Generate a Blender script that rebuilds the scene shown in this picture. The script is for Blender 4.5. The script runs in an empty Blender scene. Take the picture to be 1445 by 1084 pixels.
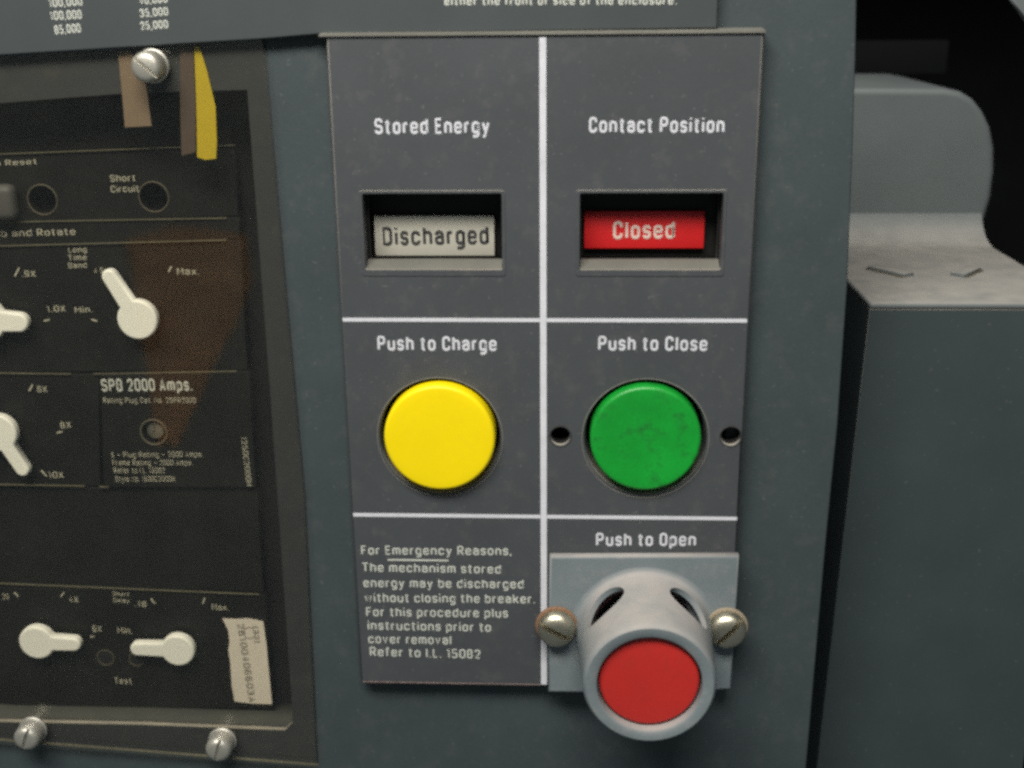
import bpy, bmesh, math, random
from mathutils import Vector, Matrix
random.seed(7)
S = 0.001                                   # everything below is written in millimetres
sc = bpy.context.scene
COL = sc.collection

# ------------------------------------------------------------------ camera
CAM = Vector((7.07, -313.7, 9.7)); PITCH, YAW, ROLL, FPX = .3096, -.0499, -.0102, 1720.0
cp, sp, cy, sy, cr, sr = (math.cos(PITCH), math.sin(PITCH), math.cos(YAW), math.sin(YAW), math.cos(ROLL), math.sin(ROLL))
FWD = Vector((sy*cp, cy*cp, -sp)); R0 = Vector((cy, -sy, 0)); U0 = R0.cross(FWD)
RT = R0*cr + U0*sr; UP = U0*cr - R0*sr
cam = bpy.data.cameras.new('camera'); camo = bpy.data.objects.new('camera', cam); COL.objects.link(camo)
cam.sensor_width = 36; cam.lens = FPX/1445*36; cam.clip_start = .005; cam.clip_end = 20
m = Matrix((RT, UP, -FWD)).transposed().to_4x4(); m.translation = CAM*S; camo.matrix_world = m
cam.dof.use_dof = True; cam.dof.focus_distance = .335; cam.dof.aperture_fstop = 12
sc.camera = camo

# ------------------------------------------------------------------ light and exposure
w = bpy.data.worlds.new("World"); sc.world = w; w.use_nodes = True
w.node_tree.nodes['Background'].inputs[0].default_value = (.80, .95, 1.0, 1)
w.node_tree.nodes['Background'].inputs[1].default_value = .12
def area(name, loc, aim, size, power, col):
    l = bpy.data.lights.new(name, 'AREA'); l.shape = 'RECTANGLE'; l.size = size[0]*S; l.size_y = size[1]*S
    l.energy = power; l.color = col
    o = bpy.data.objects.new(name, l); COL.objects.link(o); o.location = Vector(loc)*S
    o.rotation_euler = (Vector(aim)-Vector(loc)).to_track_quat('-Z', 'Y').to_euler()
area('ceiling_lamp', (-130, -500, 590), (0, 0, -90), (640, 220), 12.6, (1, .97, .90))
sc.view_settings.view_transform = 'Standard'; sc.view_settings.look = 'None'
sc.view_settings.exposure = 0; sc.view_settings.gamma = 1
sc.cycles.max_bounces = 8; sc.cycles.transparent_max_bounces = 12
sc.cycles.use_denoising = False; sc.cycles.use_adaptive_sampling = True; sc.cycles.adaptive_threshold = .05; sc.cycles.adaptive_min_samples = 28
sc.cycles.pixel_filter_type = 'BLACKMAN_HARRIS'; sc.cycles.filter_width = 3.1

def at(px, py, y):
    """point of the photograph's sight line where it meets the plane at depth y (mm)"""
    d = FWD + RT*((px-722.5)/FPX) + UP*((542-py)/FPX)
    return CAM + d*((y-CAM.y)/d.y)

# ------------------------------------------------------------------ materials
def mat(name, base, rough=.5, var=.12, bump=.1, nscale=.35, dust=0, d0=.15, dustcol=(.36, .32, .26), metal=0, speck=0, speckcol=(.4,.38,.34), trans=0, spec=.5, fine=2.5, smear=0):
    M = bpy.data.materials.new(name); M.use_nodes = True; nt = M.node_tree; N = nt.nodes; L = nt.links
    b = N['Principled BSDF']; b.inputs['Roughness'].default_value = rough; b.inputs['Metallic'].default_value = metal
    b.inputs['Specular IOR Level'].default_value = spec
    tc = N.new('ShaderNodeTexCoord')
    def noise(scale, detail=4, rough_=.6):
        n = N.new('ShaderNodeTexNoise'); n.inputs['Scale'].default_value = scale*1000; n.inputs['Detail'].default_value = detail
        n.inputs['Roughness'].default_value = rough_; L.new(tc.outputs['Object'], n.inputs['Vector']); return n.outputs['Fac']
    def ramp(src, a, b_, c0=0, c1=1):
        r = N.new('ShaderNodeMapRange'); r.inputs[1].default_value = a; r.inputs[2].default_value = b_
        r.inputs[3].default_value = c0; r.inputs[4].default_value = c1; L.new(src, r.inputs[0]); return r.outputs[0]
    def mixc(fac, a, b_):
        x = N.new('ShaderNodeMix'); x.data_type = 'RGBA'; L.new(fac, x.inputs[0])
        for s, i in ((a, 6), (b_, 7)):
            if isinstance(s, tuple): x.inputs[i].default_value = (*s, 1)
            else: L.new(s, x.inputs[i])
        return x.outputs[2]
    def mul(a, b_):
        x = N.new('ShaderNodeMath'); x.operation = 'MULTIPLY'; L.new(a, x.inputs[0])
        if isinstance(b_, float): x.inputs[1].default_value = b_
        else: L.new(b_, x.inputs[1])
        return x.outputs[0]
    lo = tuple(max(0, c*(1-var)) for c in base); hi = tuple(min(1, c*(1+var)) for c in base)
    c = mixc(ramp(noise(nscale*.12), .3, .7), lo, hi)
    c2 = mixc(ramp(noise(fine, 2), .3, .7), tuple(k*(1-var*.6) for k in (1, 1, 1)), tuple(1+var*.6 for k in (1, 1, 1)))
    mm = N.new('ShaderNodeMix'); mm.data_type = 'RGBA'; mm.blend_type = 'MULTIPLY'; mm.inputs[0].default_value = 1
    L.new(c, mm.inputs[6]); L.new(c2, mm.inputs[7]); c = mm.outputs[2]
    if smear:
        c = mixc(mul(ramp(noise(nscale*.5, 6, .7), .52, .72), float(smear)), c, dustcol)
    if speck:
        c = mixc(mul(ramp(noise(.9, 3, .5), .68, .74), float(speck)), c, speckcol)
    if dust:
        g = N.new('ShaderNodeNewGeometry'); sx = N.new('ShaderNodeSeparateXYZ'); L.new(g.outputs['Normal'], sx.inputs[0])
        c = mixc(mul(mul(ramp(sx.outputs[2], d0, min(1, d0+.6)), ramp(noise(.12, 4), .25, .6, .55, 1)), float(dust)), c, dustcol)
        rr = mixc(mul(ramp(sx.outputs[2], d0, min(1, d0+.6)), float(min(1, dust))), (rough,)*3, (.9,)*3); L.new(rr, b.inputs['Roughness'])
    L.new(c, b.inputs['Base Color'])
    if bump:
        bp = N.new('ShaderNodeBump'); bp.inputs['Strength'].default_value = bump; bp.inputs['Distance'].default_value = .0002
        L.new(noise(1.6, 3), bp.inputs['Height']); L.new(bp.outputs[0], b.inputs['Normal'])
    return M
M_cover = mat('blue_grey_enamel', (.044, .058, .062), .55, .10, .18, speck=.12, dust=.9, fine=1.2, smear=.05)
M_name = mat('slate_nameplate_film', (.052, .061, .063), .5, .08, .08, dust=.8)
M_plate = mat('charcoal_plastic', (.058, .063, .069), .55, .08, .12, dust=1, speck=.15, smear=.07)
M_white = mat('white_print', (.64, .64, .68), .6, .10, 0, smear=.35, dustcol=(.38, .38, .40))
M_print = mat('cream_print', (.55, .56, .50), .6, .12, 0)
M_dim = mat('worn_print', (.42, .40, .31), .7, .3, 0, fine=3)
M_blackp = mat('black_print', (.035, .035, .035), .6, .2, 0)
M_greyp = mat('faded_grey_print', (.25, .22, .18), .7, .3, 0)
M_yellow = mat('yellow_plastic', (.92, .70, .003), .42, .05, .05, spec=.3, smear=.12, dustcol=(.60, .42, .02))
M_green = mat('scuffed_green_plastic', (.006, .31, .030), .40, .22, .10, smear=.7, dustcol=(.012, .085, .020), nscale=.45)
M_red = mat('red_plastic', (.50, .022, .017), .5, .08, .15, smear=.25, dustcol=(.24, .03, .02))
M_flagred = mat('red_flag_paint', (.60, .012, .014), .5, .06, 0)
M_flagwhite = mat('cream_flag_paint', (.46, .44, .37), .6, .06, 0)
M_guard = mat('grey_cast_plastic', (.165, .195, .208), .6, .10, .3, dust=.9, dustcol=(.36, .33, .31), smear=.35)
M_brass = mat('nickel_brass', (.58, .54, .43), .42, .15, .3, metal=1, smear=.3, dustcol=(.18, .12, .06))
M_steel = mat('dull_zinc', (.50, .48, .42), .45, .15, .3, metal=.7, smear=.3, dustcol=(.2, .17, .12))
M_rust = mat('rusty_washer', (.20, .11, .06), .75, .3, .4)
M_trim = mat('black_moulding', (.008, .008, .007), .5, .25, .1, spec=.3, smear=.08, dustcol=(.05, .045, .03), nscale=.5)
M_litdustline = mat('lit_dusty_edge', (.12, .11, .07), .8, .3, .1, fine=.6)  # pale gold paints the light caught along edges, together with dust
M_rim = mat('dusty_brown_rim', (.10, .085, .055), .7, .35, .1)
M_hole = mat('black_hole', (.003, .003, .003), .9, 0, 0)
M_knob = mat('ivory_knob_plastic', (.86, .85, .76), .5, .03, 0)
M_paper = mat('cream_paper', (.66, .60, .50), .85, .06, .1)
M_yrefl = mat('yellow_reflection_tone', (.46, .34, .006), .6, .10, .05)  # colour of a reflection in the clear cover, painted on a strip
M_beige = mat('tan_reflection_tone', (.19, .135, .085), .7, .15, .05)  # painted tan reflection
M_brown = mat('brown_reflection_strip', (.075, .05, .034), .7, .2, .05)  # painted dull brown reflection
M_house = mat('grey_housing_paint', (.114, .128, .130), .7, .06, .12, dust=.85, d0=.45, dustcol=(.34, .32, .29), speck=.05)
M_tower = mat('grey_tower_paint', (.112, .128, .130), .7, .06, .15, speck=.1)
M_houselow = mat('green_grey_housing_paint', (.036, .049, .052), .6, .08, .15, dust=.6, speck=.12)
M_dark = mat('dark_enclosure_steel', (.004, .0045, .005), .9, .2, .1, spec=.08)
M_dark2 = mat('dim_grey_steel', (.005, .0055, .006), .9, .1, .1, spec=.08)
M_flange = mat('dull_grey_frame', (.028, .030, .031), .7, .12, .15, smear=.3, dustcol=(.07, .07, .05), dust=.5)
def acrylic():
    M = bpy.data.materials.new('clear_acrylic'); M.use_nodes = True; nt = M.node_tree; N = nt.nodes; L = nt.links
    N.remove(N['Principled BSDF']); out = N['Material Output']
    t = N.new('ShaderNodeBsdfTransparent'); t.inputs[0].default_value = (.97, .96, .93, 1)
    g = N.new('ShaderNodeBsdfGlossy'); g.inputs['Roughness'].default_value = .04
    d = N.new('ShaderNodeBsdfDiffuse'); d.inputs[0].default_value = (.34, .33, .26, 1)
    lw = N.new('ShaderNodeLayerWeight'); lw.inputs[0].default_value = .5
    pw = N.new('ShaderNodeMath'); pw.operation = 'POWER'; pw.inputs[1].default_value = 5; L.new(lw.outputs['Facing'], pw.inputs[0])
    f = N.new('ShaderNodeMapRange'); f.inputs[3].default_value = .055; f.inputs[4].default_value = .9; L.new(pw.outputs[0], f.inputs[0])
    a = N.new('ShaderNodeMixShader'); b = N.new('ShaderNodeMixShader'); tc = N.new('ShaderNodeTexCoord')
    n = N.new('ShaderNodeTexNoise'); n.inputs['Scale'].default_value = 28; n.inputs['Detail'].default_value = 6; n.inputs['Roughness'].default_value = .7
    r = N.new('ShaderNodeMapRange'); r.inputs[1].default_value = .4; r.inputs[2].default_value = .8; r.inputs[3].default_value = .001; r.inputs[4].default_value = .014
    L.new(tc.outputs['Object'], n.inputs[0]); L.new(n.outputs[0], r.inputs[0])
    L.new(r.outputs[0], a.inputs[0]); L.new(t.outputs[0], a.inputs[1]); L.new(d.outputs[0], a.inputs[2])
    L.new(f.outputs[0], b.inputs[0]); L.new(a.outputs[0], b.inputs[1]); L.new(g.outputs[0], b.inputs[2])
    L.new(b.outputs[0], out.inputs['Surface']); return M
M_acr = acrylic()

# ------------------------------------------------------------------ object helpers
def tag(o, label=None, cat=None, group=None, kind=None):
    if label: o['label'] = label
    if cat: o['category'] = cat
    if group: o['group'] = group
    if kind: o['kind'] = kind
    return o
def thing(name, loc, label, cat, group=None):
    o = bpy.data.objects.new(name, None); o.empty_display_size = .005; COL.objects.link(o)
    o.location = Vector(loc)*S; return tag(o, label, cat, group)
def link(name, me, material, parent=None, origin=None, smooth=True):
    """me is in millimetres, in place; it becomes one object"""
    if parent is not None: org = Vector(parent['_w'])
    if origin is None:
        vs = [v.co for v in me.vertices]
        origin = Vector((sum(v.x for v in vs)/len(vs), max(v.y for v in vs), min(v.z for v in vs)))
    origin = Vector(origin)
    me.transform(Matrix.Scale(S, 4) @ Matrix.Translation(-origin))
    if smooth and not me.get('flat'):
        me.shade_smooth(); me.set_sharp_from_angle(angle=math.radians(38))
    me.materials.clear(); me.materials.append(material)
    o = bpy.data.objects.new(name, me); COL.objects.link(o)
    if parent is None: o.location = origin*S
    else: o.parent = parent; o.location = (origin - org)*S
    o['_w'] = tuple(origin); return o
def T(name, loc, label, cat, group=None):
    o = thing(name, loc, label, cat, group); o['_w'] = tuple(loc); return o
def from_bm(bm):
    me = bpy.data.meshes.new('m'); bmesh.ops.recalc_face_normals(bm, faces=bm.faces); bm.to_mesh(me); bm.free(); return me
def box(x0, x1, y0, y1, z0, z1, bev=0, seg=2):
    bm = bmesh.new(); bmesh.ops.create_cube(bm, size=1)
    for v in bm.verts: v.co = Vector((x0 if v.co.x < 0 else x1, y0 if v.co.y < 0 else y1, z0 if v.co.z < 0 else z1))
    if bev: bmesh.ops.bevel(bm, geom=list(bm.edges), offset=bev, segments=seg, affect='EDGES', profile=.5)
    return from_bm(bm)
def slab(outer, holes, y0, y1, bev=0, seg=2):
    """plate between y0 (front) and y1 (back); outer and holes are (x, z) outlines"""
    cu = bpy.data.curves.new('c', 'CURVE'); cu.dimensions = '2D'; cu.fill_mode = 'BOTH'
    cu.extrude = abs(y1-y0)/2 - bev; cu.bevel_depth = bev; cu.bevel_resolution = seg; cu.offset = -bev
    for pts in [outer]+list(holes):
        s = cu.splines.new('POLY'); s.points.add(len(pts)-1)
        for p, (x, z) in zip(s.points, pts): p.co = (x, z, 0, 1)
        s.use_cyclic_u = True
    o = bpy.data.objects.new('tmp', cu); COL.objects.link(o)
    me = bpy.data.meshes.new_from_object(o.evaluated_get(bpy.context.evaluated_depsgraph_get()))
    bpy.data.objects.remove(o); bpy.data.curves.remove(cu)
    ym = (y0+y1)/2
    for v in me.vertices: v.co = Vector((v.co.x, ym-v.co.z, v.co.y))
    bm = bmesh.new(); bm.from_mesh(me); bmesh.ops.remove_doubles(bm, verts=bm.verts, dist=.001)
    bmesh.ops.recalc_face_normals(bm, faces=bm.faces); bm.to_mesh(me); bm.free(); me['flat'] = 1
    return me
def circ(x, z, r, n=48, rz=None): return [(x+r*math.cos(2*math.pi*i/n), z+(rz or r)*math.sin(2*math.pi*i/n)) for i in range(n)]
def rect(x0, x1, z0, z1, r=0, n=5):
    if not r: return [(x0, z0), (x1, z0), (x1, z1), (x0, z1)]
    out = []
    for cx_, cz_, a0 in ((x1-r, z0+r, -90), (x1-r, z1-r, 0), (x0+r, z1-r, 90), (x0+r, z0+r, 180)):
        for i in range(n+1):
            a = math.radians(a0+90*i/n); out.append((cx_+r*math.cos(a), cz_+r*math.sin(a)))
    return out
def lathe(prof, cx_, cz_, seg=64, close=False):
    """prof: (radius, y) pairs turned about the axis pointing out of the panel"""
    bm = bmesh.new(); rings = []
    for r, y in prof:
        if r < 1e-6: rings.append([bm.verts.new((cx_, y, cz_))])
        else: rings.append([bm.verts.new((cx_+r*math.cos(2*math.pi*i/seg), y, cz_+r*math.sin(2*math.pi*i/seg))) for i in range(seg)])
    prs = list(zip(rings, rings[1:])) + ([(rings[-1], rings[0])] if close else [])
    for a, b in prs:
        for i in range(seg):
            j = (i+1) % seg
            if len(a) == 1 and len(b) == 1: continue
            if len(a) == 1: bm.faces.new((a[0], b[i], b[j]))
            elif len(b) == 1: bm.faces.new((a[i], a[j], b[0]))
            else: bm.faces.new((a[i], a[j], b[j], b[i]))
    return from_bm(bm)
def ring(cx_, cz_, r, t, y, seg=48):
    return lathe([(r+t*math.cos(a), y+t*math.sin(a)) for a in [2*math.pi*k/8 for k in range(8)]], cx_, cz_, seg, True)
def boolean(me, cutters, op='DIFFERENCE'):
    o = bpy.data.objects.new('t', me); COL.objects.link(o); cs = []
    for c in cutters:
        k = bpy.data.objects.new('k', c); COL.objects.link(k); cs.append(k)
        md = o.modifiers.new('b', 'BOOLEAN'); md.operation = op; md.object = k; md.solver = 'EXACT'
    bpy.context.view_layer.update()
    r = bpy.data.meshes.new_from_object(o.evaluated_get(bpy.context.evaluated_depsgraph_get()))
    for k in cs+[o]: bpy.data.objects.remove(k)
    return r
def _glyphs():
    w, x, r = .39, .72, .18; W = .42
    o = [('c', (0, 0, r), (w, 0, r), (w, x, r), (0, x, r))]
    O = [('c', (0, 0, .2), (W, 0, .2), (W, 1, .2), (0, 1, .2))]
    def S_(w, h, r): return [('o', (w, h*.78), (w, h, r), (0, h, r), (0, h*.52, r*.9), (w, h*.48, r*.9), (w, 0, r), (0, 0, r), (0, h*.22))]
    P = [('o', (0, 0), (0, 1)), ('o', (0, 1), (W, 1, r), (W, .46, r), (0, .46))]
    G = {
     'o': (w, o), 'd': (w, o+[('o', (w, 0), (w, 1))]), 'b': (w, o+[('o', (0, 0), (0, 1))]), 'p': (w, o+[('o', (0, x), (0, -.3))]),
     'g': (w, o+[('o', (w, x), (w, -.3, r), (0, -.3))]), 'q': (w, o+[('o', (w, x), (w, -.3))]),
     'n': (w, [('o', (0, 0), (0, x)), ('o', (0, x-.02), (w, x-.02, r), (w, 0))]), 'h': (w, [('o', (0, 0), (0, 1)), ('o', (0, x), (w, x, r), (w, 0))]),
     'm': (.60, [('o', (0, 0), (0, x)), ('o', (0, x), (.30, x, .12), (.30, 0)), ('o', (.30, x), (.60, x, .12), (.60, 0))]),
     'u': (w, [('o', (0, x), (0, 0, r), (w, 0)), ('o', (w, x), (w, 0))]), 'r': (.22, [('o', (0, 0), (0, x)), ('o', (0, x-.05), (.24, x-.02))]),
     't': (.24, [('o', (.09, .95), (.09, 0, .11), (.25, 0)), ('o', (-.04, x), (.25, x))]), 'f': (.22, [('o', (.08, 0), (.08, 1, .11), (.25, 1)), ('o', (-.04, x), (.23, x))]),
     'e': (w, [('o', (w, .17), (w, 0, r), (0, 0, r), (0, x, r), (w, x, r), (w, .37), (0, .37))]),
     'c': (w, [('o', (w, .2), (w, 0, r), (0, 0, r), (0, x, r), (w, x, r), (w, x-.2))]),
     'a': (w, [('o', (0, x-.16), (0, x, r), (w, x, r), (w, 0)), ('o', (w, .42), (0, .42, r), (0, 0, r), (w, .02))]),
     's': (.33, S_(.33, x, .15)), 'S': (W, S_(W, 1, .19)), 'y': (w, [('o', (0, x), (.19, .03)), ('o', (w, x), (.12, -.3), (-.02, -.3))]),
     'w': (.56, [('o', (0, x), (.14, 0), (.28, x), (.42, 0), (.56, x))]), 'v': (w, [('o', (0, x), (.18, 0), (.36, x))]), 'x': (w, [('o', (0, x), (w, 0)), ('o', (0, 0), (w, x))]),
     'k': (w, [('o', (0, 0), (0, 1)), ('o', (w, x), (.02, .28)), ('o', (.13, .42), (w+.02, 0))]), 'i': (0, [('o', (0, 0), (0, x)), ('o', (0, .92), (0, 1.03))]),
     'l': (0, [('o', (0, 0), (0, 1))]), 'I': (0, [('o', (0, 0), (0, 1))]), 'L': (.3, [('o', (0, 1), (0, 0), (.32, 0))]),
     'E': (.34, [('o', (.36, 1), (0, 1), (0, 0), (.36, 0)), ('o', (0, .52), (.31, .52))]), 'F': (.34, [('o', (.36, 1), (0, 1), (0, 0)), ('o', (0, .52), (.31, .52))]),
     'C': (W, [('o', (W, .3), (W, 0, .2), (0, 0, .2), (0, 1, .2), (W, 1, .2), (W, .7))]), 'O': (W, O), '0': (.38, O), 'D': (W, [('c', (0, 0), (W, 0, .2), (W, 1, .2), (0, 1))]),
     'P': (W, P), 'R': (W, P+[('o', (.18, .46), (W+.02, 0))]), 'B': (W, P+[('o', (0, .46), (W, .46, r), (W, 0, r), (0, 0))]), 'T': (W, [('o', (-.04, 1), (W+.04, 1)), ('o', (W/2, 1), (W/2, 0))]),
     'A': (.42, [('o', (0, 0), (.21, 1), (.42, 0)), ('o', (.07, .28), (.35, .28))]), 'M': (.60, [('o', (0, 0), (0, 1)), ('o', (.02, .98), (.30, .30), (.58, .98)), ('o', (.60, 1), (.60, 0))]), 'N': (W, [('o', (0, 0), (0, 1), (W, 0), (W, 1))]),
     'H': (W, [('o', (0, 0), (0, 1)), ('o', (W, 0), (W, 1)), ('o', (0, .5), (W, .5))]), 'K': (W, [('o', (0, 0), (0, 1)), ('o', (W, 1), (.02, .4)), ('o', (.12, .52), (W, 0))]),
     'X': (W, [('o', (0, 0), (W, 1)), ('o', (0, 1), (W, 0))]), 'W': (.6, [('o', (0, 1), (.15, 0), (.3, 1), (.45, 0), (.6, 1))]),
     '1': (.16, [('o', (0, .8), (.14, 1), (.14, 0))]), '2': (.38, [('o', (0, .76), (0, 1, .18), (.38, 1, .18), (.38, .6, .1), (0, 0), (.40, 0))]),
     '3': (.38, [('o', (0, .8), (0, 1, .18), (.38, 1, .18), (.38, .54, .14), (.12, .53)), ('o', (.12, .53), (.38, .52, .14), (.38, 0, .18), (0, 0, .18), (0, .2))]),
     '4': (.38, [('o', (.3, 0), (.3, 1), (0, .28), (.42, .28))]), '5': (.38, [('o', (.38, 1), (.02, 1), (0, .56), (.38, .60, .16), (.38, 0, .18), (0, 0, .18), (0, .2))]),
     '6': (.38, [('c', (0, 0, .18), (.38, 0, .18), (.38, .58, .18), (0, .58, .18)), ('o', (.38, .85), (.38, 1, .18), (0, 1, .18), (0, .3))]),
     '9': (.38, [('c', (0, .42, .18), (.38, .42, .18), (.38, 1, .18), (0, 1, .18)), ('o', (0, .15), (0, 0, .18), (.38, 0, .18), (.38, .7))]),
     '7': (.36, [('o', (0, 1), (.38, 1), (.12, 0))]), '8': (.38, [('c', (.02, .53, .15), (.36, .53, .15), (.36, 1, .15), (.02, 1, .15)), ('c', (0, 0, .17), (.38, 0, .17), (.38, .53, .17), (0, .53, .17))]),
     ',': (0, [('o', (0, .06), (-.04, -.16))]), '.': (0, [('o', (0, -.02), (0, .08))]), '\u2014': (.45, [('o', (0, .45), (.45, .45))]),
     '(': (.1, [('o', (.12, 1.05), (0, .8), (0, .1), (.12, -.15))]), ')': (.1, [('o', (0, 1.05), (.12, .8), (.12, .1), (0, -.15))]),
    }
    return G
GLYPH = _glyphs()
def _path(kind, pts):
    P = [(Vector(p[:2]), p[2] if len(p) > 2 else 0) for p in pts]; out = []; n = len(P)
    for i, (p, r) in enumerate(P):
        if r <= 0 or (kind == 'o' and i in (0, n-1)): out.append(p); continue
        a, b = P[i-1][0], P[(i+1) % n][0]; da, db = (a-p), (b-p); ra = min(r, da.length*.499 if P[i-1][1] else da.length*.95); rb = min(r, db.length*.499 if P[(i+1) % n][1] else db.length*.95); rr = min(ra, rb)
        A, B = p+da.normalized()*rr, p+db.normalized()*rr
        for k in range(5):
            t = k/4; q = A*(1-t)**2+p*2*t*(1-t)+B*t*t; q2 = p+(A+B-2*p)-(p+(A+B-2*p)-q)  # quadratic corner
            c = A+B-p; e = (q-c); q3 = c+e.normalized()*rr if abs(da.normalized().dot(db.normalized())) < .2 else q
            out.append(q3)
    return out
def text(body, p0, p1, cap, y, material, parent, name='lettering', weight=.17, gap=.20, word=.34):
    """print of condensed gothic strokes from pixel p0 to p1 (baseline ends), capitals cap pixels high, on the plane y"""
    t = weight; cu = bpy.data.curves.new('f', 'CURVE'); cu.dimensions = '3D'; cu.bevel_depth = t/2; cu.bevel_resolution = 1; cu.use_fill_caps = True
    X = t/2
    for ch in body:
        if ch == ' ': X += word; continue
        wd, st = GLYPH[ch]
        for s_ in st:
            pts = _path(s_[0], s_[1:]); sp_ = cu.splines.new('POLY'); sp_.points.add(len(pts)-1)
            for q, p in zip(sp_.points, pts): q.co = (X+p.x, t/2+p.y*(1-t), 0, 1)
            sp_.use_cyclic_u = s_[0] == 'c'
        X += wd+t+gap*.75
    o = bpy.data.objects.new('f', cu); COL.objects.link(o)
    me = bpy.data.meshes.new_from_object(o.evaluated_get(bpy.context.evaluated_depsgraph_get()))
    bpy.data.objects.remove(o); bpy.data.curves.remove(cu)
    xs = [v.co.x for v in me.vertices]; x0, x1 = min(xs), max(xs)
    A, B = at(*p0, y), at(*p1, y); ex = (B-A); Lw = ex.length; ex.normalize()
    mid = ((p0[0]+p1[0])/2, (p0[1]+p1[1])/2)
    dn = Vector((p1[0]-p0[0], p1[1]-p0[1])).normalized(); up_ = (dn.y, -dn.x)
    H = (at(mid[0]+up_[0]*cap, mid[1]+up_[1]*cap, y)-at(*mid, y)).length
    ez = Vector((-ex.z, 0, ex.x))
    for v in me.vertices:
        v.co = A + ex*((v.co.x-x0)/(x1-x0)*Lw) + ez*(v.co.y*H) + Vector((0, -v.co.z/t*.12, 0))
    return link(name, me, material, parent)
def bar(p0, p1, wpx, y, material, parent, name, depth=.5):
    """straight thin bar on plane y between two pixels; depth = how far it stands proud (mm)"""
    A, B = at(*p0, y), at(*p1, y); A2, B2 = at(p0[0], p0[1]+wpx, y), at(p1[0], p1[1]+wpx, y)
    return link(name, slab([(A.x, A.z), (B.x, B.z), (B2.x, B2.z), (A2.x, A2.z)], [], y-depth, y+.2, 0), material, parent)

# ================================================================== SETTING: dark inside of the enclosure
def struct(name, me, material): return tag(link(name, me, material), kind='structure')
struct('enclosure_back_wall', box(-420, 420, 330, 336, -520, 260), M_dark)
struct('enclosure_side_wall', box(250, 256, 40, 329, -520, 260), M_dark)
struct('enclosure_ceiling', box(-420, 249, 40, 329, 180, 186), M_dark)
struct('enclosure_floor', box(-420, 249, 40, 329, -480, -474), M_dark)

# ================================================================== FRONT COVER
yc = 5.0
edge = [at(1210, -60, yc), at(1208, 60, yc), at(1204, 200, yc), at(1196, 400, yc), at(1182, 600, yc), at(1166, 760, yc), at(1151, 930, yc), at(1137, 1090, yc), at(1122, 1250, yc)]
outer = [(-230, -260), (edge[-1].x, -260)] + [(p.x, p.z) for p in reversed(edge)] + [(edge[0].x, 60), (-230, 60)]
def pz(px, py, y): p = at(px, py, y); return (p.x, p.z)
opening = [(-200, pz(0, 990+26, yc)[1]+2), pz(0, 1018, yc), pz(200, 1022, yc), pz(402, 1030, yc), pz(414, 1018, yc), pz(382, 560, yc), pz(349, 127, yc), pz(180, 132, yc), pz(0, 146, yc), (-200, pz(0, 150, yc)[1])]
control_hole = rect(-50, 50, -178, -6)
fc = tag(link('front_cover', slab(outer, [opening, control_hole], yc, yc+1.8, .5), M_cover), 'blue-grey painted metal front cover around the control plate and the clear window', 'cover')
# frame of the trim unit recess seen through the rim of the clear cover
fr_out = [(-205, pz(0, 1060, yc)[1]-3), pz(0, 1044, yc), pz(449, 1079, yc), pz(431, 700, yc), pz(399, 350, yc), pz(373, 50, yc), pz(0, 76, yc), (-205, pz(0, 80, yc)[1])]

# ---- nameplate across the top
np_ = T('nameplate', (0, yc, 0), 'slate nameplate strip with rows of white figures along the top of the cover', 'nameplate')
y0 = 1.6
npo = [(-230, 60), (-230, at(-200, 92, y0).z), pz(0, 78, y0), pz(372, 55, y0), pz(452, 48, y0), pz(1012, 40, y0), (at(1012, 40, y0).x, 60)]
link('plate', slab(npo, [], y0, yc-.1, .35), M_name, np_)
for s, a, b, c in (('100,000', (68, -8), (116, -11), 13), ('100,000', (70, 11), (117, 8), 13), ('100,000', (72, 29), (116, 27), 13), ('85,000', (78, 49), (115, 46), 13),
                   ('50,000', (197, -12), (236, -14), 12), ('40,000', (197, 7), (237, 4), 12), ('35,000', (198, 25), (238, 22), 12), ('25,000', (199, 43), (238, 40), 12)):
    text(s, a, b, c, y0-.06, M_print, np_, weight=.18)
text('either the front or side of the enclosure.', (627, 8), (955, 7), 13, y0-.06, M_print, np_, weight=.18)

# ================================================================== CONTROL PLATE
cpl = T('control_plate', (0, 5, -183.4), 'charcoal control plate divided by white lines with two indicator windows', 'control plate')
win1 = rect(-47.0, -10.8, -59.2, -39.2, .6, 2); win2 = rect(9.4, 46.1, -59.2, -39.2, .6, 2)
BZ = -105.4
holes = [win1, win2, circ(-28.6, BZ-.6, 16.6), circ(27.7, BZ-.4, 16.6), circ(4.5, -105.5, 2.6, 24), circ(50.8, -105.2, 2.6, 24), circ(28.4, -164.5, 15, 32)]
link('plate', slab(rect(-54, 54, -183.4, 0), holes, 0, yc-.05, .45), M_plate, cpl)
# sloping dusty top lip
bm = bmesh.new(); pts = [(-.6, -.15), (-.6, .75), (5, 1.2), (5, -.15)]
vv = [[bm.verts.new((x, y, z)) for y, z in pts] for x in (-56.0, 54.6)]
for i in range(4): bm.faces.new((vv[0][i], vv[0][(i+1) % 4], vv[1][(i+1) % 4], vv[1][i]))
bm.faces.new(vv[0]); bm.faces.new(list(reversed(vv[1]))); bmesh.ops.bevel(bm, geom=list(bm.edges), offset=.25, segments=2, affect='EDGES')
M_lip = mat('dusty_metal_lip', (.16, .155, .135), .6, .15, .2, smear=.4, dustcol=(.16, .15, .11))
link('top_lip', from_bm(bm), M_lip, cpl)
# faint bright seams down both sides
for x in (-54.3, 54.3): link('side_seam', box(x-.18, x+.18, 1.2, yc-.02, -183 if x < 0 else -138, -.3), M_flange, cpl)
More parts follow.
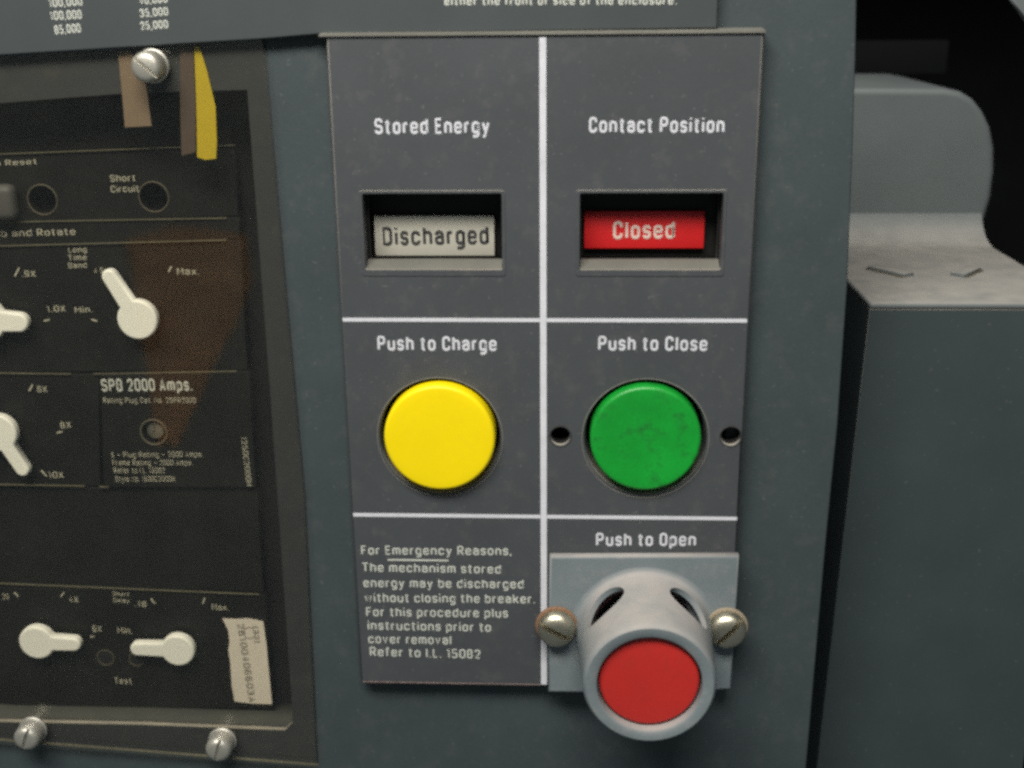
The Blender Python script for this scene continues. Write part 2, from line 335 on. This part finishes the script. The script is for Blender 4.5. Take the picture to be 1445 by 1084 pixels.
# windows
M_dlip = mat('dusty_sill', (.12, .116, .10), .7, .2, .2, smear=.4, dustcol=(.12, .115, .09))
for (x0, x1) in ((-47.0, -10.8), (9.4, 46.1)):
    link('window_bezel', slab(rect(x0-1.0, x1+.9, -61.0, -38.4, .8, 3), [rect(x0, x1, -59.2, -39.2, .5, 2)], -.18, .3, .12), M_plate, cpl)
    bm = bmesh.new(); pr = [(.1, -59.3), (3.0, -57.3), (4.2, -57.2), (4.2, -59.3)]
    vv = [[bm.verts.new((x, y, z)) for y, z in pr] for x in (x0+.2, x1-.2)]
    for i in range(4): bm.faces.new((vv[0][i], vv[0][(i+1) % 4], vv[1][(i+1) % 4], vv[1][i]))
    bm.faces.new(vv[0]); bm.faces.new(list(reversed(vv[1])))
    link('window_sill', from_bm(bm), M_dlip, cpl)
    link('window_well', slab(rect(x0-1.5, x1+1.5, -61, -37.8), [rect(x0+.6, x1-.6, -57.6, -39.4)], yc, 9.6), M_trim, cpl)
    link('well_back', box(x0-1.5, x1+1.5, 9.7, 10.4, -61, -37.8), M_trim, cpl)
# recess sleeves behind the buttons and dark backs of the screw holes
for x in (-28.6, 27.7):
    link('button_sleeve', lathe([(16.6, .5), (18, .6), (18, 9), (16.2, 9), (16.2, 4)], x, BZ-.5, 64, True), M_plate, cpl)
    link('dust_ring', ring(x, BZ-1.0, 17.3, .16, -.02, 72), mat('faint_dust_ring', (.17, .165, .15), .8, .3, 0), cpl)
    link('sleeve_back', lathe([(0, 9.05), (18, 9.05), (18, 9.6), (0, 9.6)], x, BZ-.5, 32), M_hole, cpl)
for x, z in ((4.5, -105.5), (50.8, -105.2)):
    link('screw_hole', lathe([(0, 6.5), (2.5, 6.5), (2.55, .6), (3.0, .45), (3.0, 7.0), (0, 7.0)], x, z, 28), M_hole, cpl)
    link('hole_rim', ring(x, z-.25, 2.95, .16, -.02, 32), M_flange, cpl)
link('worn_edge', box(-53.6, -1.2, -.05, .3, -183.55, -183.25, .05), mat('chipped_edge', (.20, .15, .14), .8, .5, .2, fine=.5), cpl)
# white divider lines (print)
def prt(x0, x1, z0, z1): return slab([(x0, z0), (x1, z0), (x1, z1), (x0, z1)], [], -.16, .1)
link('vertical_divider', prt(-.95, .75, -183.2, -.6), M_white, cpl)
for z, za in ((-72.9, 0), (-129.7, 0)):
    for xa, xb in ((-53.8, -1.0), (.8, 53.6)):
        link('horizontal_divider', prt(xa, xb, z-.5, z+.5), M_white, cpl)
# headings
for s, a, b, c in (('Stored Energy', (529, 190), (691, 189), 23), ('Contact Position', (831, 188), (1022, 188), 23), ('Push to Charge', (533, 495), (701, 496), 21),
                   ('Push to Close', (844, 495), (998, 496), 21), ('Push to Open', (841, 771), (982, 771), 19)):
    text(s, a, b, c, -.1, M_white, cpl, weight=.18)
for s, a, b in (('For Emergency Reasons,', (510, 783), (722, 784)), ('The mechanism stored', (512, 807), (707, 810)), ('energy may be discharged', (513, 829), (739, 831)),
                ('without closing the breaker.', (515, 850), (755, 852)), ('For this procedure plus', (517, 870), (717, 872)), ('instructions prior to', (519, 889), (693, 892)),
                ('cover removal', (520, 908), (637, 910)), ('Refer to I.L. 15082', (522, 926), (678, 930))):
    text(s, a, b, 13, -.1, M_print, cpl, weight=.15)
a, b = at(547, 790, 0), at(633, 791, 0)
link('underline', prt(a.x, b.x, a.z-.22, a.z+.22), M_print, cpl)

# ================================================================== STATUS FLAGS
f = T('status_flag', (-29.3, 8.6, -56.6), 'cream status flag reading Discharged in the left indicator window', 'indicator flag')
me = box(-45.5, -13.3, 7.8, 9.2, -57.2, -46.3, .25)
link('flag_card', me, M_flagwhite, f)
text('Discharged', (541, 347), (690, 345), 27, 7.7, M_blackp, f, weight=.18)
f = T('status_flag', (26.5, 8.6, -54.6), 'bright red status flag reading Closed in the right indicator window', 'indicator flag')
link('flag_card', box(10.6, 42.4, 7.8, 9.2, -55.2, -45.2, .25), M_flagred, f)
text('Closed', (865, 338), (952, 337), 26, 7.7, mat('pinkish_white_print', (.70, .52, .45), .6, .1, 0), f, weight=.18)

# ================================================================== PUSH BUTTONS
def button(x, z, r, yf, label, M, stem=0):
    b = T('push_button', (x, 8, z), label, 'push button')
    prof = [(0, yf-.25), (r*.5, yf-.2), (r*.8, yf-.08), (r-1.1, yf)]
    for k in range(1, 7): a = math.pi/2*k/6; prof.append((r-1.1+1.1*math.sin(a), yf+1.1-1.1*math.cos(a)))
    prof += [(r, yf+5), (stem, yf+5.2), (stem, 8.5), (0, 8.5)] if stem else [(r, 8.5), (0, 8.5)]
    link('button_cap', lathe(prof, x, z, 96), M, b)
button(-28.4, BZ, 15.2, -3.6, 'round yellow push button under the words Push to Charge', M_yellow)
button(27.6, BZ, 15.0, -3.0, 'round scuffed green push button between two small screw holes', M_green)

# ================================================================== GUARD AROUND THE OPEN BUTTON
GX, GZ = 28.5, -164.6
g = T('button_guard', (GX, 0, -183.5), 'grey moulded guard collar with slotted openings around the red button', 'button guard')
fl = [pz(776, 786, -3), pz(1043, 785, -3), pz(1037, 890, -3), pz(1032, 973, -3), pz(1000, 975, -3), pz(830, 978, -3), pz(773, 977, -3), pz(774, 880, -3)]
link('flange', slab(fl, [circ(GX, GZ, 14.5, 40)], -3, -.05, .7, 3), M_guard, g)
prof = []
for r, y in ((21.2, -3.0), (20.2, -3.2), (19.5, -3.8), (19.1, -5.0), (18.7, -10), (18.2, -18), (17.8, -26), (17.7, -28.6), (17.4, -29.5), (16.8, -30), (14.6, -30.0), (14.0, -29.6), (13.9, -28.8), (13.9, -25.5), (16.6, -24.2), (17.6, -1.5), (19, -1.5)): prof.append((r, y))
shroud = lathe(prof, GX, GZ, 112, True)
cut = []
for ph, tw in ((41, 1), (-41, -1), (139, 1), (-139, -1)):
    bm = bmesh.new(); n = 36; a = math.radians(ph)
    rad = Vector((-math.sin(a), 0, math.cos(a))); tan = Vector((math.cos(a), 0, math.sin(a))); ax = Vector((0, 1, 0))
    th = math.radians(26*tw)
    e1 = tan*math.cos(th) + ax*math.sin(th); e2 = -tan*math.sin(th) + ax*math.cos(th)
    lo_, hi_ = [], []
    for i in range(n):
        t = 2*math.pi*i/n; o_ = e1*7.2*math.cos(t) + e2*5.0*math.sin(t) + Vector((GX, -12.0, GZ))
        lo_.append(bm.verts.new(o_+rad*10)); hi_.append(bm.verts.new(o_+rad*26))
    for i in range(n): bm.faces.new((lo_[i], lo_[(i+1) % n], hi_[(i+1) % n], hi_[i]))
    bm.faces.new(lo_); bm.faces.new(hi_); cut.append(from_bm(bm))
shroud = boolean(shroud, cut)
link('collar', shroud, M_guard, g)
button(GX, GZ, 13.45, -28.0, 'round matt red push button recessed inside the grey guard collar', M_red, 7)

# ---- screws holding the guard
def guard_screw(x, z, label, slot, tilt, washer, yy=-3.0):
    t = T('guard_screw', (x, yy, z), label, 'screw', 'slotted screws holding the button guard')
    if washer: link('washer', lathe([(2.2, yy-.02), (6.0, yy-.02), (6.1, yy-.6), (5.8, yy-1.0), (2.2, yy-1.0)], x, z, 40, True), washer, t)
    prof = [(0, yy-5.0), (2.0, yy-4.95), (3.7, yy-4.6), (4.8, yy-3.9), (5.3, yy-2.9), (5.4, yy-1.6), (5.3, yy-1.02), (0, yy-1.02)]
    head = lathe(prof, x, z, 48)
    c = box(-8, 8, -1.2, 4.7, -.8, .8)
    c.transform(Matrix.Translation((x, yy-5.0, z)) @ Matrix.Rotation(math.radians(slot), 4, 'Y') @ Matrix.Rotation(math.radians(tilt), 4, 'X'))
    c.transform(Matrix.Translation((0, -2.2, 0)))
    head = boolean(head, [c]); link('head', head, M_brass, t)
guard_screw(3.6, -162.0, 'tarnished slotted screw with a rusty washer left of the guard collar', 28, 0, M_rust)
guard_screw(51.7, -161.6, 'tarnished slotted screw with a pale collar right of the guard collar', -48, 0, mat('stained_washer', (.27, .22, .16), .7, .2, .3))

# ================================================================== TRIM UNIT BEHIND THE CLEAR COVER
yt = 14.0
tu = T('trim_unit', (-120, 22, -205), 'black trip unit face with white dials and small lettering behind the clear cover', 'trip unit')
link('recess_wall', slab([(-225, -222), (-62, -222), (-62, 2), (-225, 2)], [opening], yc+1.9, 20.5), M_flange, tu)
link('back_panel', box(-225, -62, 20.6, 22, -222, 2), M_hole, tu)
def poly(*ps, y=yt): return [pz(a, b, y) for a, b in ps]
def panel(name, ps, y, thick, hs=(), bev=.25, m=None): return link(name, slab(poly(*ps, y=y), [circ(pz(a, b, y)[0], pz(a, b, y)[1], r, 40) for a, b, r in hs], y, y+thick, bev), m or M_trim, tu)
panel('top_panel', ((-150, 150), (318, 132), (328, 203), (-150, 222)), yt+2.5, 3)
panel('row_panel', ((-150, 226), (330, 207), (337, 305), (-150, 321)), yt, 4, ((60, 282, 4.0), (217, 278, 4.0)))
panel('row_panel', ((-150, 322), (337, 307), (338, 338), (-150, 351)), yt-.2, 4)
panel('row_panel', ((-150, 352), (338, 339), (350, 522), (-150, 527)), yt, 4)
panel('row_panel', ((-150, 529), (138, 528), (142, 686), (-150, 683)), yt, 4)
panel('rating_plug', ((142, 526), (350, 524), (362, 688), (146, 688)), yt-.7, 4, ((217, 610, 3.7),))
panel('row_panel', ((-150, 686), (362, 690), (372, 836), (-150, 820)), yt+.6, 4)
panel('row_panel', ((-150, 824), (372, 840), (386, 1000), (-150, 996)), yt, 4)
for p0, p1 in (((-60, 219), (332, 204)), ((-60, 314), (320, 307)), ((-60, 348), (320, 338)), ((-60, 525), (100, 527)), ((132, 527), (334, 523)), ((-60, 682), (120, 685)), ((140, 686), (154, 686)), ((-60, 820), (366, 838))):
    bar(p0, p1, 1.4, yt-.5, M_litdustline, tu, 'ridge', .25)  # proud bars coloured as light caught on the step edges
for px, py in ((60, 282), (217, 278)):
    p = at(px, py, yt); link('hole_rim', ring(p.x, p.z, 4.1, .2, yt-.05), M_rim, tu)
p = at(217, 610, yt-.7); link('hole_rim', ring(p.x, p.z, 3.8, .28, yt-.75), M_rim, tu)
link('plug_screw', boolean(lathe([(0, yt+.3), (2.4, yt+.6), (2.6, yt+1.5), (0, yt+1.5)], p.x, p.z, 24), [box(p.x-.4, p.x+.4, yt-1, yt+.9, p.z-5, p.z+5)]), M_brass, tu)
for px, py, r in ((149, 928, 2.6), (193, 930, 2.4)):
    p = at(px, py, yt); link('hole_rim', ring(p.x, p.z, r, .16, yt-.05), M_rim, tu); link('test_hole', lathe([(0, yt-.04), (r, yt-.04), (r, yt+.3), (0, yt+.3)], p.x, p.z, 24), M_hole, tu)
a, b = at(-30, 258, yt), at(33, 308, yt)
link('reset_tab', box(a.x, b.x, yt-5.0, yt, b.z, a.z, 2.2, 5), mat('grey_tab_plastic', (.07, .068, .062), .6, .1, .1), tu)
tt = lambda s, a, b, c, w=.14, m=None, y=yt-.12: text(s, a, b, c, y, m or M_dim, tu, weight=w)
tt('to Reset', (-14, 235), (52, 232), 8); tt('Short', (156, 257), (191, 256), 10); tt('Circuit', (157, 272), (196, 271), 10)
tt('Pull Knob and Rotate', (-62, 336), (107, 332), 10, y=yt-.35)
for k, s in enumerate(('Long', 'Time', 'Band')): tt(s, (97, 357+k*11), (123, 356+k*11), 8)
tt('4 Sec', (133, 386), (158, 385), 8); tt('Max.', (250, 388), (281, 388), 10); tt('.9X', (31, 391), (51, 391), 9); tt('1.0X', (67, 441), (93, 440), 9); tt('Min.', (106, 442), (131, 441), 9)
tt('SPB 2000 Amps.', (144, 553), (272, 552), 18, .17, M_print, yt-.82); tt('Rating Plug Cat. No. 2SPR2000', (146, 569), (277, 569), 8, .13, None, yt-.82)
tt('6X', (53, 554), (67, 554), 9); tt('8X', (86, 605), (101, 604), 9); tt('10X', (69, 675), (90, 675), 9)
tt('X \u2014 Plug Rating \u2014 2000 Amps.', (157, 646), (287, 645), 8, .13, None, yt-.82); tt('Frame Rating \u2014 2000 Amps.', (159, 657), (272, 657), 8, .13, None, yt-.82)
tt('Refer to I.L. 15082', (161, 668), (233, 668), 8, .13, None, yt-.82); tt('Style No. 1500C2000H', (163, 680), (247, 680), 8, .13, None, yt-.82)
tt('1250C2000H', (340, 617), (348, 686), 8, .13, None, yt-.82)
tt('Short', (159, 841), (182, 842), 6); tt('Delay', (160, 850), (183, 851), 6); tt('.18', (190, 856), (207, 857), 8); tt('Max.', (299, 861), (323, 862), 9); tt('.20', (2, 846), (13, 846), 8); tt('4X', (97, 850), (111, 851), 9)
tt('6X', (131, 892), (144, 892), 9); tt('Min.', (166, 894), (187, 895), 9); tt('Test', (162, 965), (186, 966), 9)
for p0, p1 in (((21, 390), (27, 378)), ((238, 384), (242, 376)), ((62, 453), (70, 451)), ((129, 451), (137, 453)), ((41, 552), (46, 543)), ((80, 611), (88, 609)), ((58, 664), (66, 672)), ((86, 842), (90, 836)), ((20, 836), (26, 842)), ((213, 845), (219, 852)), ((286, 852), (289, 844)), ((127, 899), (133, 898))):
    A, B = at(*p0, yt-.1), at(*p1, yt-.1); d = (B-A).normalized(); n_ = Vector((-d.z, 0, d.x))*.22
    link('tick_mark', slab([((A+n_).x, (A+n_).z), ((A-n_).x, (A-n_).z), ((B-n_).x, (B-n_).z), ((B+n_).x, (B+n_).z)], [], yt-.2, yt+.1), M_dim, tu)

# ---- dial knobs
def knob(c, tip, r, hw, label):
    C = at(*c, 9.6); Tp = at(*tip, 9.6); d = Vector((Tp.x-C.x, Tp.z-C.z)); Ln = d.length; d.normalize(); ang0 = math.atan2(d.y, d.x)
    out = []; h = math.asin(hw/r)
    n = 40
    for i in range(n+1):
        a = ang0+h+(2*math.pi-2*h)*i/n; out.append((C.x+r*math.cos(a), C.z+r*math.sin(a)))
    L2 = Ln-hw*.9; q = Vector((-d.y, d.x))
    for i in range(11):
        a = -math.pi/2+math.pi*i/10
        p = Vector((C.x, C.z))+d*(L2+hw*.9*math.cos(a))+q*(hw*.92*math.sin(a)); out.append((p.x, p.y))
    t = T('dial_knob', (C.x, yt-.3, C.z), label, 'dial knob', 'white pointer knobs on the black unit')
    link('pointer', slab(out, [], 9.6, 12.6, .7, 3), M_knob, t)
    link('spindle', lathe([(r*.7, 12.6), (r*.7, yt-.02), (0, yt-.02), (0, 12.6)], C.x, C.z, 32), M_trim, t)
knob((193, 452), (147, 382), 5.7, 2.3, 'white pointer knob turned to upper left, beside the Max mark')
knob((-24, 453), (39, 457), 6.2, 3.0, 'white pointer knob cut off by the left edge, pointing right level with 1.0X')
knob((-4, 612), (36, 672), 5.6, 2.3, 'white pointer knob at the left edge pointing down to 10X')
knob((51, 908), (113, 911), 5.5, 2.5, 'white pointer knob pointing right toward the lower 6X mark')
knob((250, 919), (183, 917), 5.2, 2.4, 'white pointer knob pointing left, next to the torn paper sticker')

# ---- paper sticker
st = T('paper_sticker', tuple(at(352, 993, yt)), 'torn cream paper sticker with a long printed number, right of the lowest knobs', 'sticker')
so = poly((314, 873), (335, 874), (350, 873), (371, 877), (376, 910), (384, 994), (356, 993), (331, 990), (327, 968), (325, 935), (322, 918), (324, 905), (322, 890), y=yt-.5)
link('paper', slab(so, [], yt-.55, yt-.3, .05), M_paper, st)
text('26100406603A', (334, 880), (351, 991), 10, yt-.62, M_greyp, st, weight=.18)
text('(33)', (356, 884), (359, 907), 8, yt-.62, M_greyp, st, weight=.18)
p = at(352, 893, yt-.6); link('stamp_ring', ring(p.x, p.z, 1.9, .13, yt-.6, 24), M_greyp, st)

# ---- added strips behind the clear cover, coloured as reflections in it
def strip(name, ps, y, M, label):
    o = link(name, slab(poly(*ps, y=y), [], y, y+.3, .06), M); tag(o, label, 'strip'); return o
strip('yellow_reflection_strip', ((274, 66), (281, 66), (292, 100), (304, 150), (306, 200), (305, 224), (290, 226), (278, 222), (277, 150)), 4.0, M_yrefl, 'bright yellow strip tapering upward, standing in for a reflection in the clear cover')
strip('tan_reflection_strip', ((166, 72), (184, 72), (205, 110), (214, 178), (176, 180), (171, 120)), 4.0, M_beige, 'tan strip standing in for a reflection in the clear cover under the upper cover screw')
strip('brown_reflection_strip', ((254, 68), (272, 66), (276, 150), (276, 215), (256, 220), (254, 150)), 4.0, M_brown, 'dull brown strip standing in for a reflection, just left of the bright yellow strip')

# ================================================================== CLEAR COVER
cc = T('clear_cover', (-120, 5, -205), 'dusty clear acrylic cover screwed over the black trip unit', 'clear cover')
link('window_frame', slab(fr_out, [opening], 4.6, yc-.06, .15), M_flange, cc)
scr_holes = []
link('acrylic_sheet', slab([(a, b) for a, b in fr_out], [], 2.2, 3.9, .3), M_acr, cc)
bar((-60, 1038), (449, 1078), 2.5, 2.2, M_litdustline, cc, 'bottom_edge', .1)

def cover_screw(px, py, label, slot):
    p = at(px-5, py+(10 if py > 500 else 3), -3.5); x, z = p.x, p.z
    t = T('cover_screw', (x, 2.2, z), label, 'screw', 'screws through the clear cover')
    prof = [(0, -4.2), (2.4, -4.1), (3.3, -3.7), (3.8, -2.9), (3.9, -1.5), (3.9, 1.6), (4.3, 1.9), (4.3, 2.15), (0, 2.15)]
    c = box(-8, 8, -6, -3.1, -.5, .5); c.transform(Matrix.Translation((x, 0, z)) @ Matrix.Rotation(math.radians(slot), 4, 'Y'))
    link('head', boolean(lathe(prof, x, z, 40), [c]), M_steel, t)
cover_screw(210, 92, 'pale domed screw at the top of the clear cover, over the tan strip', 40)
cover_screw(41, 1034, 'dull slotted screw under the lower left of the clear cover, nearest the left edge', -70)
cover_screw(312, 1050, 'dull slotted screw at the bottom of the clear cover below the sticker', -75)

# ================================================================== GREY HOUSING BESIDE THE COVER
h = T('side_housing', (125, 120, -300), 'grey painted housing with a dusty stepped ledge right of the cover', 'housing')
zl = -76.4
bm = bmesh.new()
lx = [(0, 92.9), (-8, 93.2), (-140, 93.8), (-230, 96.0)]
me = box(92.8, 153.4, 29.9, 128, -330, zl-.95, .1, 1)
for v in me.vertices:
    if v.co.x < 120: v.co.x -= 4.5*max(0, (zl-v.co.z)/140)
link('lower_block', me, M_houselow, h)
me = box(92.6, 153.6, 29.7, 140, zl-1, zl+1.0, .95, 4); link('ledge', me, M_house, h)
# rounded tower with a fillet down to the ledge
prof = [(33+55, zl+1.0)]
def tower():
    bm = bmesh.new(); outline = []
    # right hand outline (x, z) from the ledge up round the shoulder
    right = [(152.5, zl+.5), (155.2, -68), (156, -58), (155.5, -48), (154, -40), (151.5, -33), (148, -27.5), (144, -23.3), (139.5, -20.8), (134, -19.8)]
    pts = [(92.8, zl+.5)] + right + [(92.8, -19.4)]
    pts = [(x, z if z < -60 else z-2.6) for x, z in pts]
    me = slab(pts, [], 118, 200, 2.2, 4)
    for v in me.vertices: v.co.y += 10*(-22-v.co.z)/54
    return me
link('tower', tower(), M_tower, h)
bm = bmesh.new(); n = 10; R_ = 17; prof = [(128.2, zl+1)]
for i in range(n+1):
    a = math.pi/2*i/n; prof.append((128.2-R_+R_*math.sin(a), zl+1+R_-R_*math.cos(a)))
vv = [[bm.verts.new((x, y, z)) for y, z in prof] for x in (92.8, 153.4)]
k = len(prof)
for i in range(k): bm.faces.new((vv[0][i], vv[0][(i+1) % k], vv[1][(i+1) % k], vv[1][i]))
bm.faces.new(vv[0]); bm.faces.new(list(reversed(vv[1]))); link('fillet', from_bm(bm), M_house, h)
def on_ledge(px, py):
    d = FWD + RT*((px-722.5)/FPX) + UP*((542-py)/FPX); return CAM + d*((zl+1.3-CAM.z)/d.z)
for (a, b) in (((1221, 379), (1273, 391)), ((1365, 391), (1388, 381))):
    A, B = on_ledge(*a), on_ledge(*b); L_ = (B-A).length; ang = math.atan2(B.y-A.y, B.x-A.x)
    me = box(0, L_, -.1, .6, -.6, .02); me.transform(Matrix.Translation(A) @ Matrix.Rotation(ang, 4, 'Z')); link('vent_slot', me, M_rim, h)
    me = box(0, L_, .8, 5.5, -.4, .8, .35); me.transform(Matrix.Translation(A) @ Matrix.Rotation(ang, 4, 'Z')); link('slot_tab', me, M_house, h)
# dim panel farther back
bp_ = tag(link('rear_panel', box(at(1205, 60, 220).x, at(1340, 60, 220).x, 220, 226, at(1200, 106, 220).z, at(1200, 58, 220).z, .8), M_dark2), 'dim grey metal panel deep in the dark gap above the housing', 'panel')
me = slab([pz(1424, -8, 60), pz(1452, 32, 60), pz(1470, -8, 60)], [], 60, 64, .5)
tag(link('pale_bracket', me, M_house), 'pale corner of a bracket at the top right edge of the picture', 'bracket')

# ================================================================== PHOTOGRAPHER'S SLEEVE (seen mirrored in the clear cover)
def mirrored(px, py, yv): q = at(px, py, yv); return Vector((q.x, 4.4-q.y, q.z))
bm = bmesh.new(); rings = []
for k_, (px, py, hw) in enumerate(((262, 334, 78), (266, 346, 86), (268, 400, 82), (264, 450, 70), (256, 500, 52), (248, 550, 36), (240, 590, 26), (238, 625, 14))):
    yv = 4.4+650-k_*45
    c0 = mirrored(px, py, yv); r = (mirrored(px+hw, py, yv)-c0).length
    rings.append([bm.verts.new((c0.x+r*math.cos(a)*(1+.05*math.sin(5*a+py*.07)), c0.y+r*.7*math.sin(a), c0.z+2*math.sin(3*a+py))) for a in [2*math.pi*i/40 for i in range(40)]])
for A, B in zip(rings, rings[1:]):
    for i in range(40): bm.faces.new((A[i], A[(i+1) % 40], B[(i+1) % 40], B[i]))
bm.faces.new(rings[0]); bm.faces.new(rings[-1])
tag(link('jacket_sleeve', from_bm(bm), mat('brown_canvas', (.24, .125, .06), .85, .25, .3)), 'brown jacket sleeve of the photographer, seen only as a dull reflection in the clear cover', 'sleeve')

for o in bpy.data.objects:
    if '_w' in o: del o['_w']
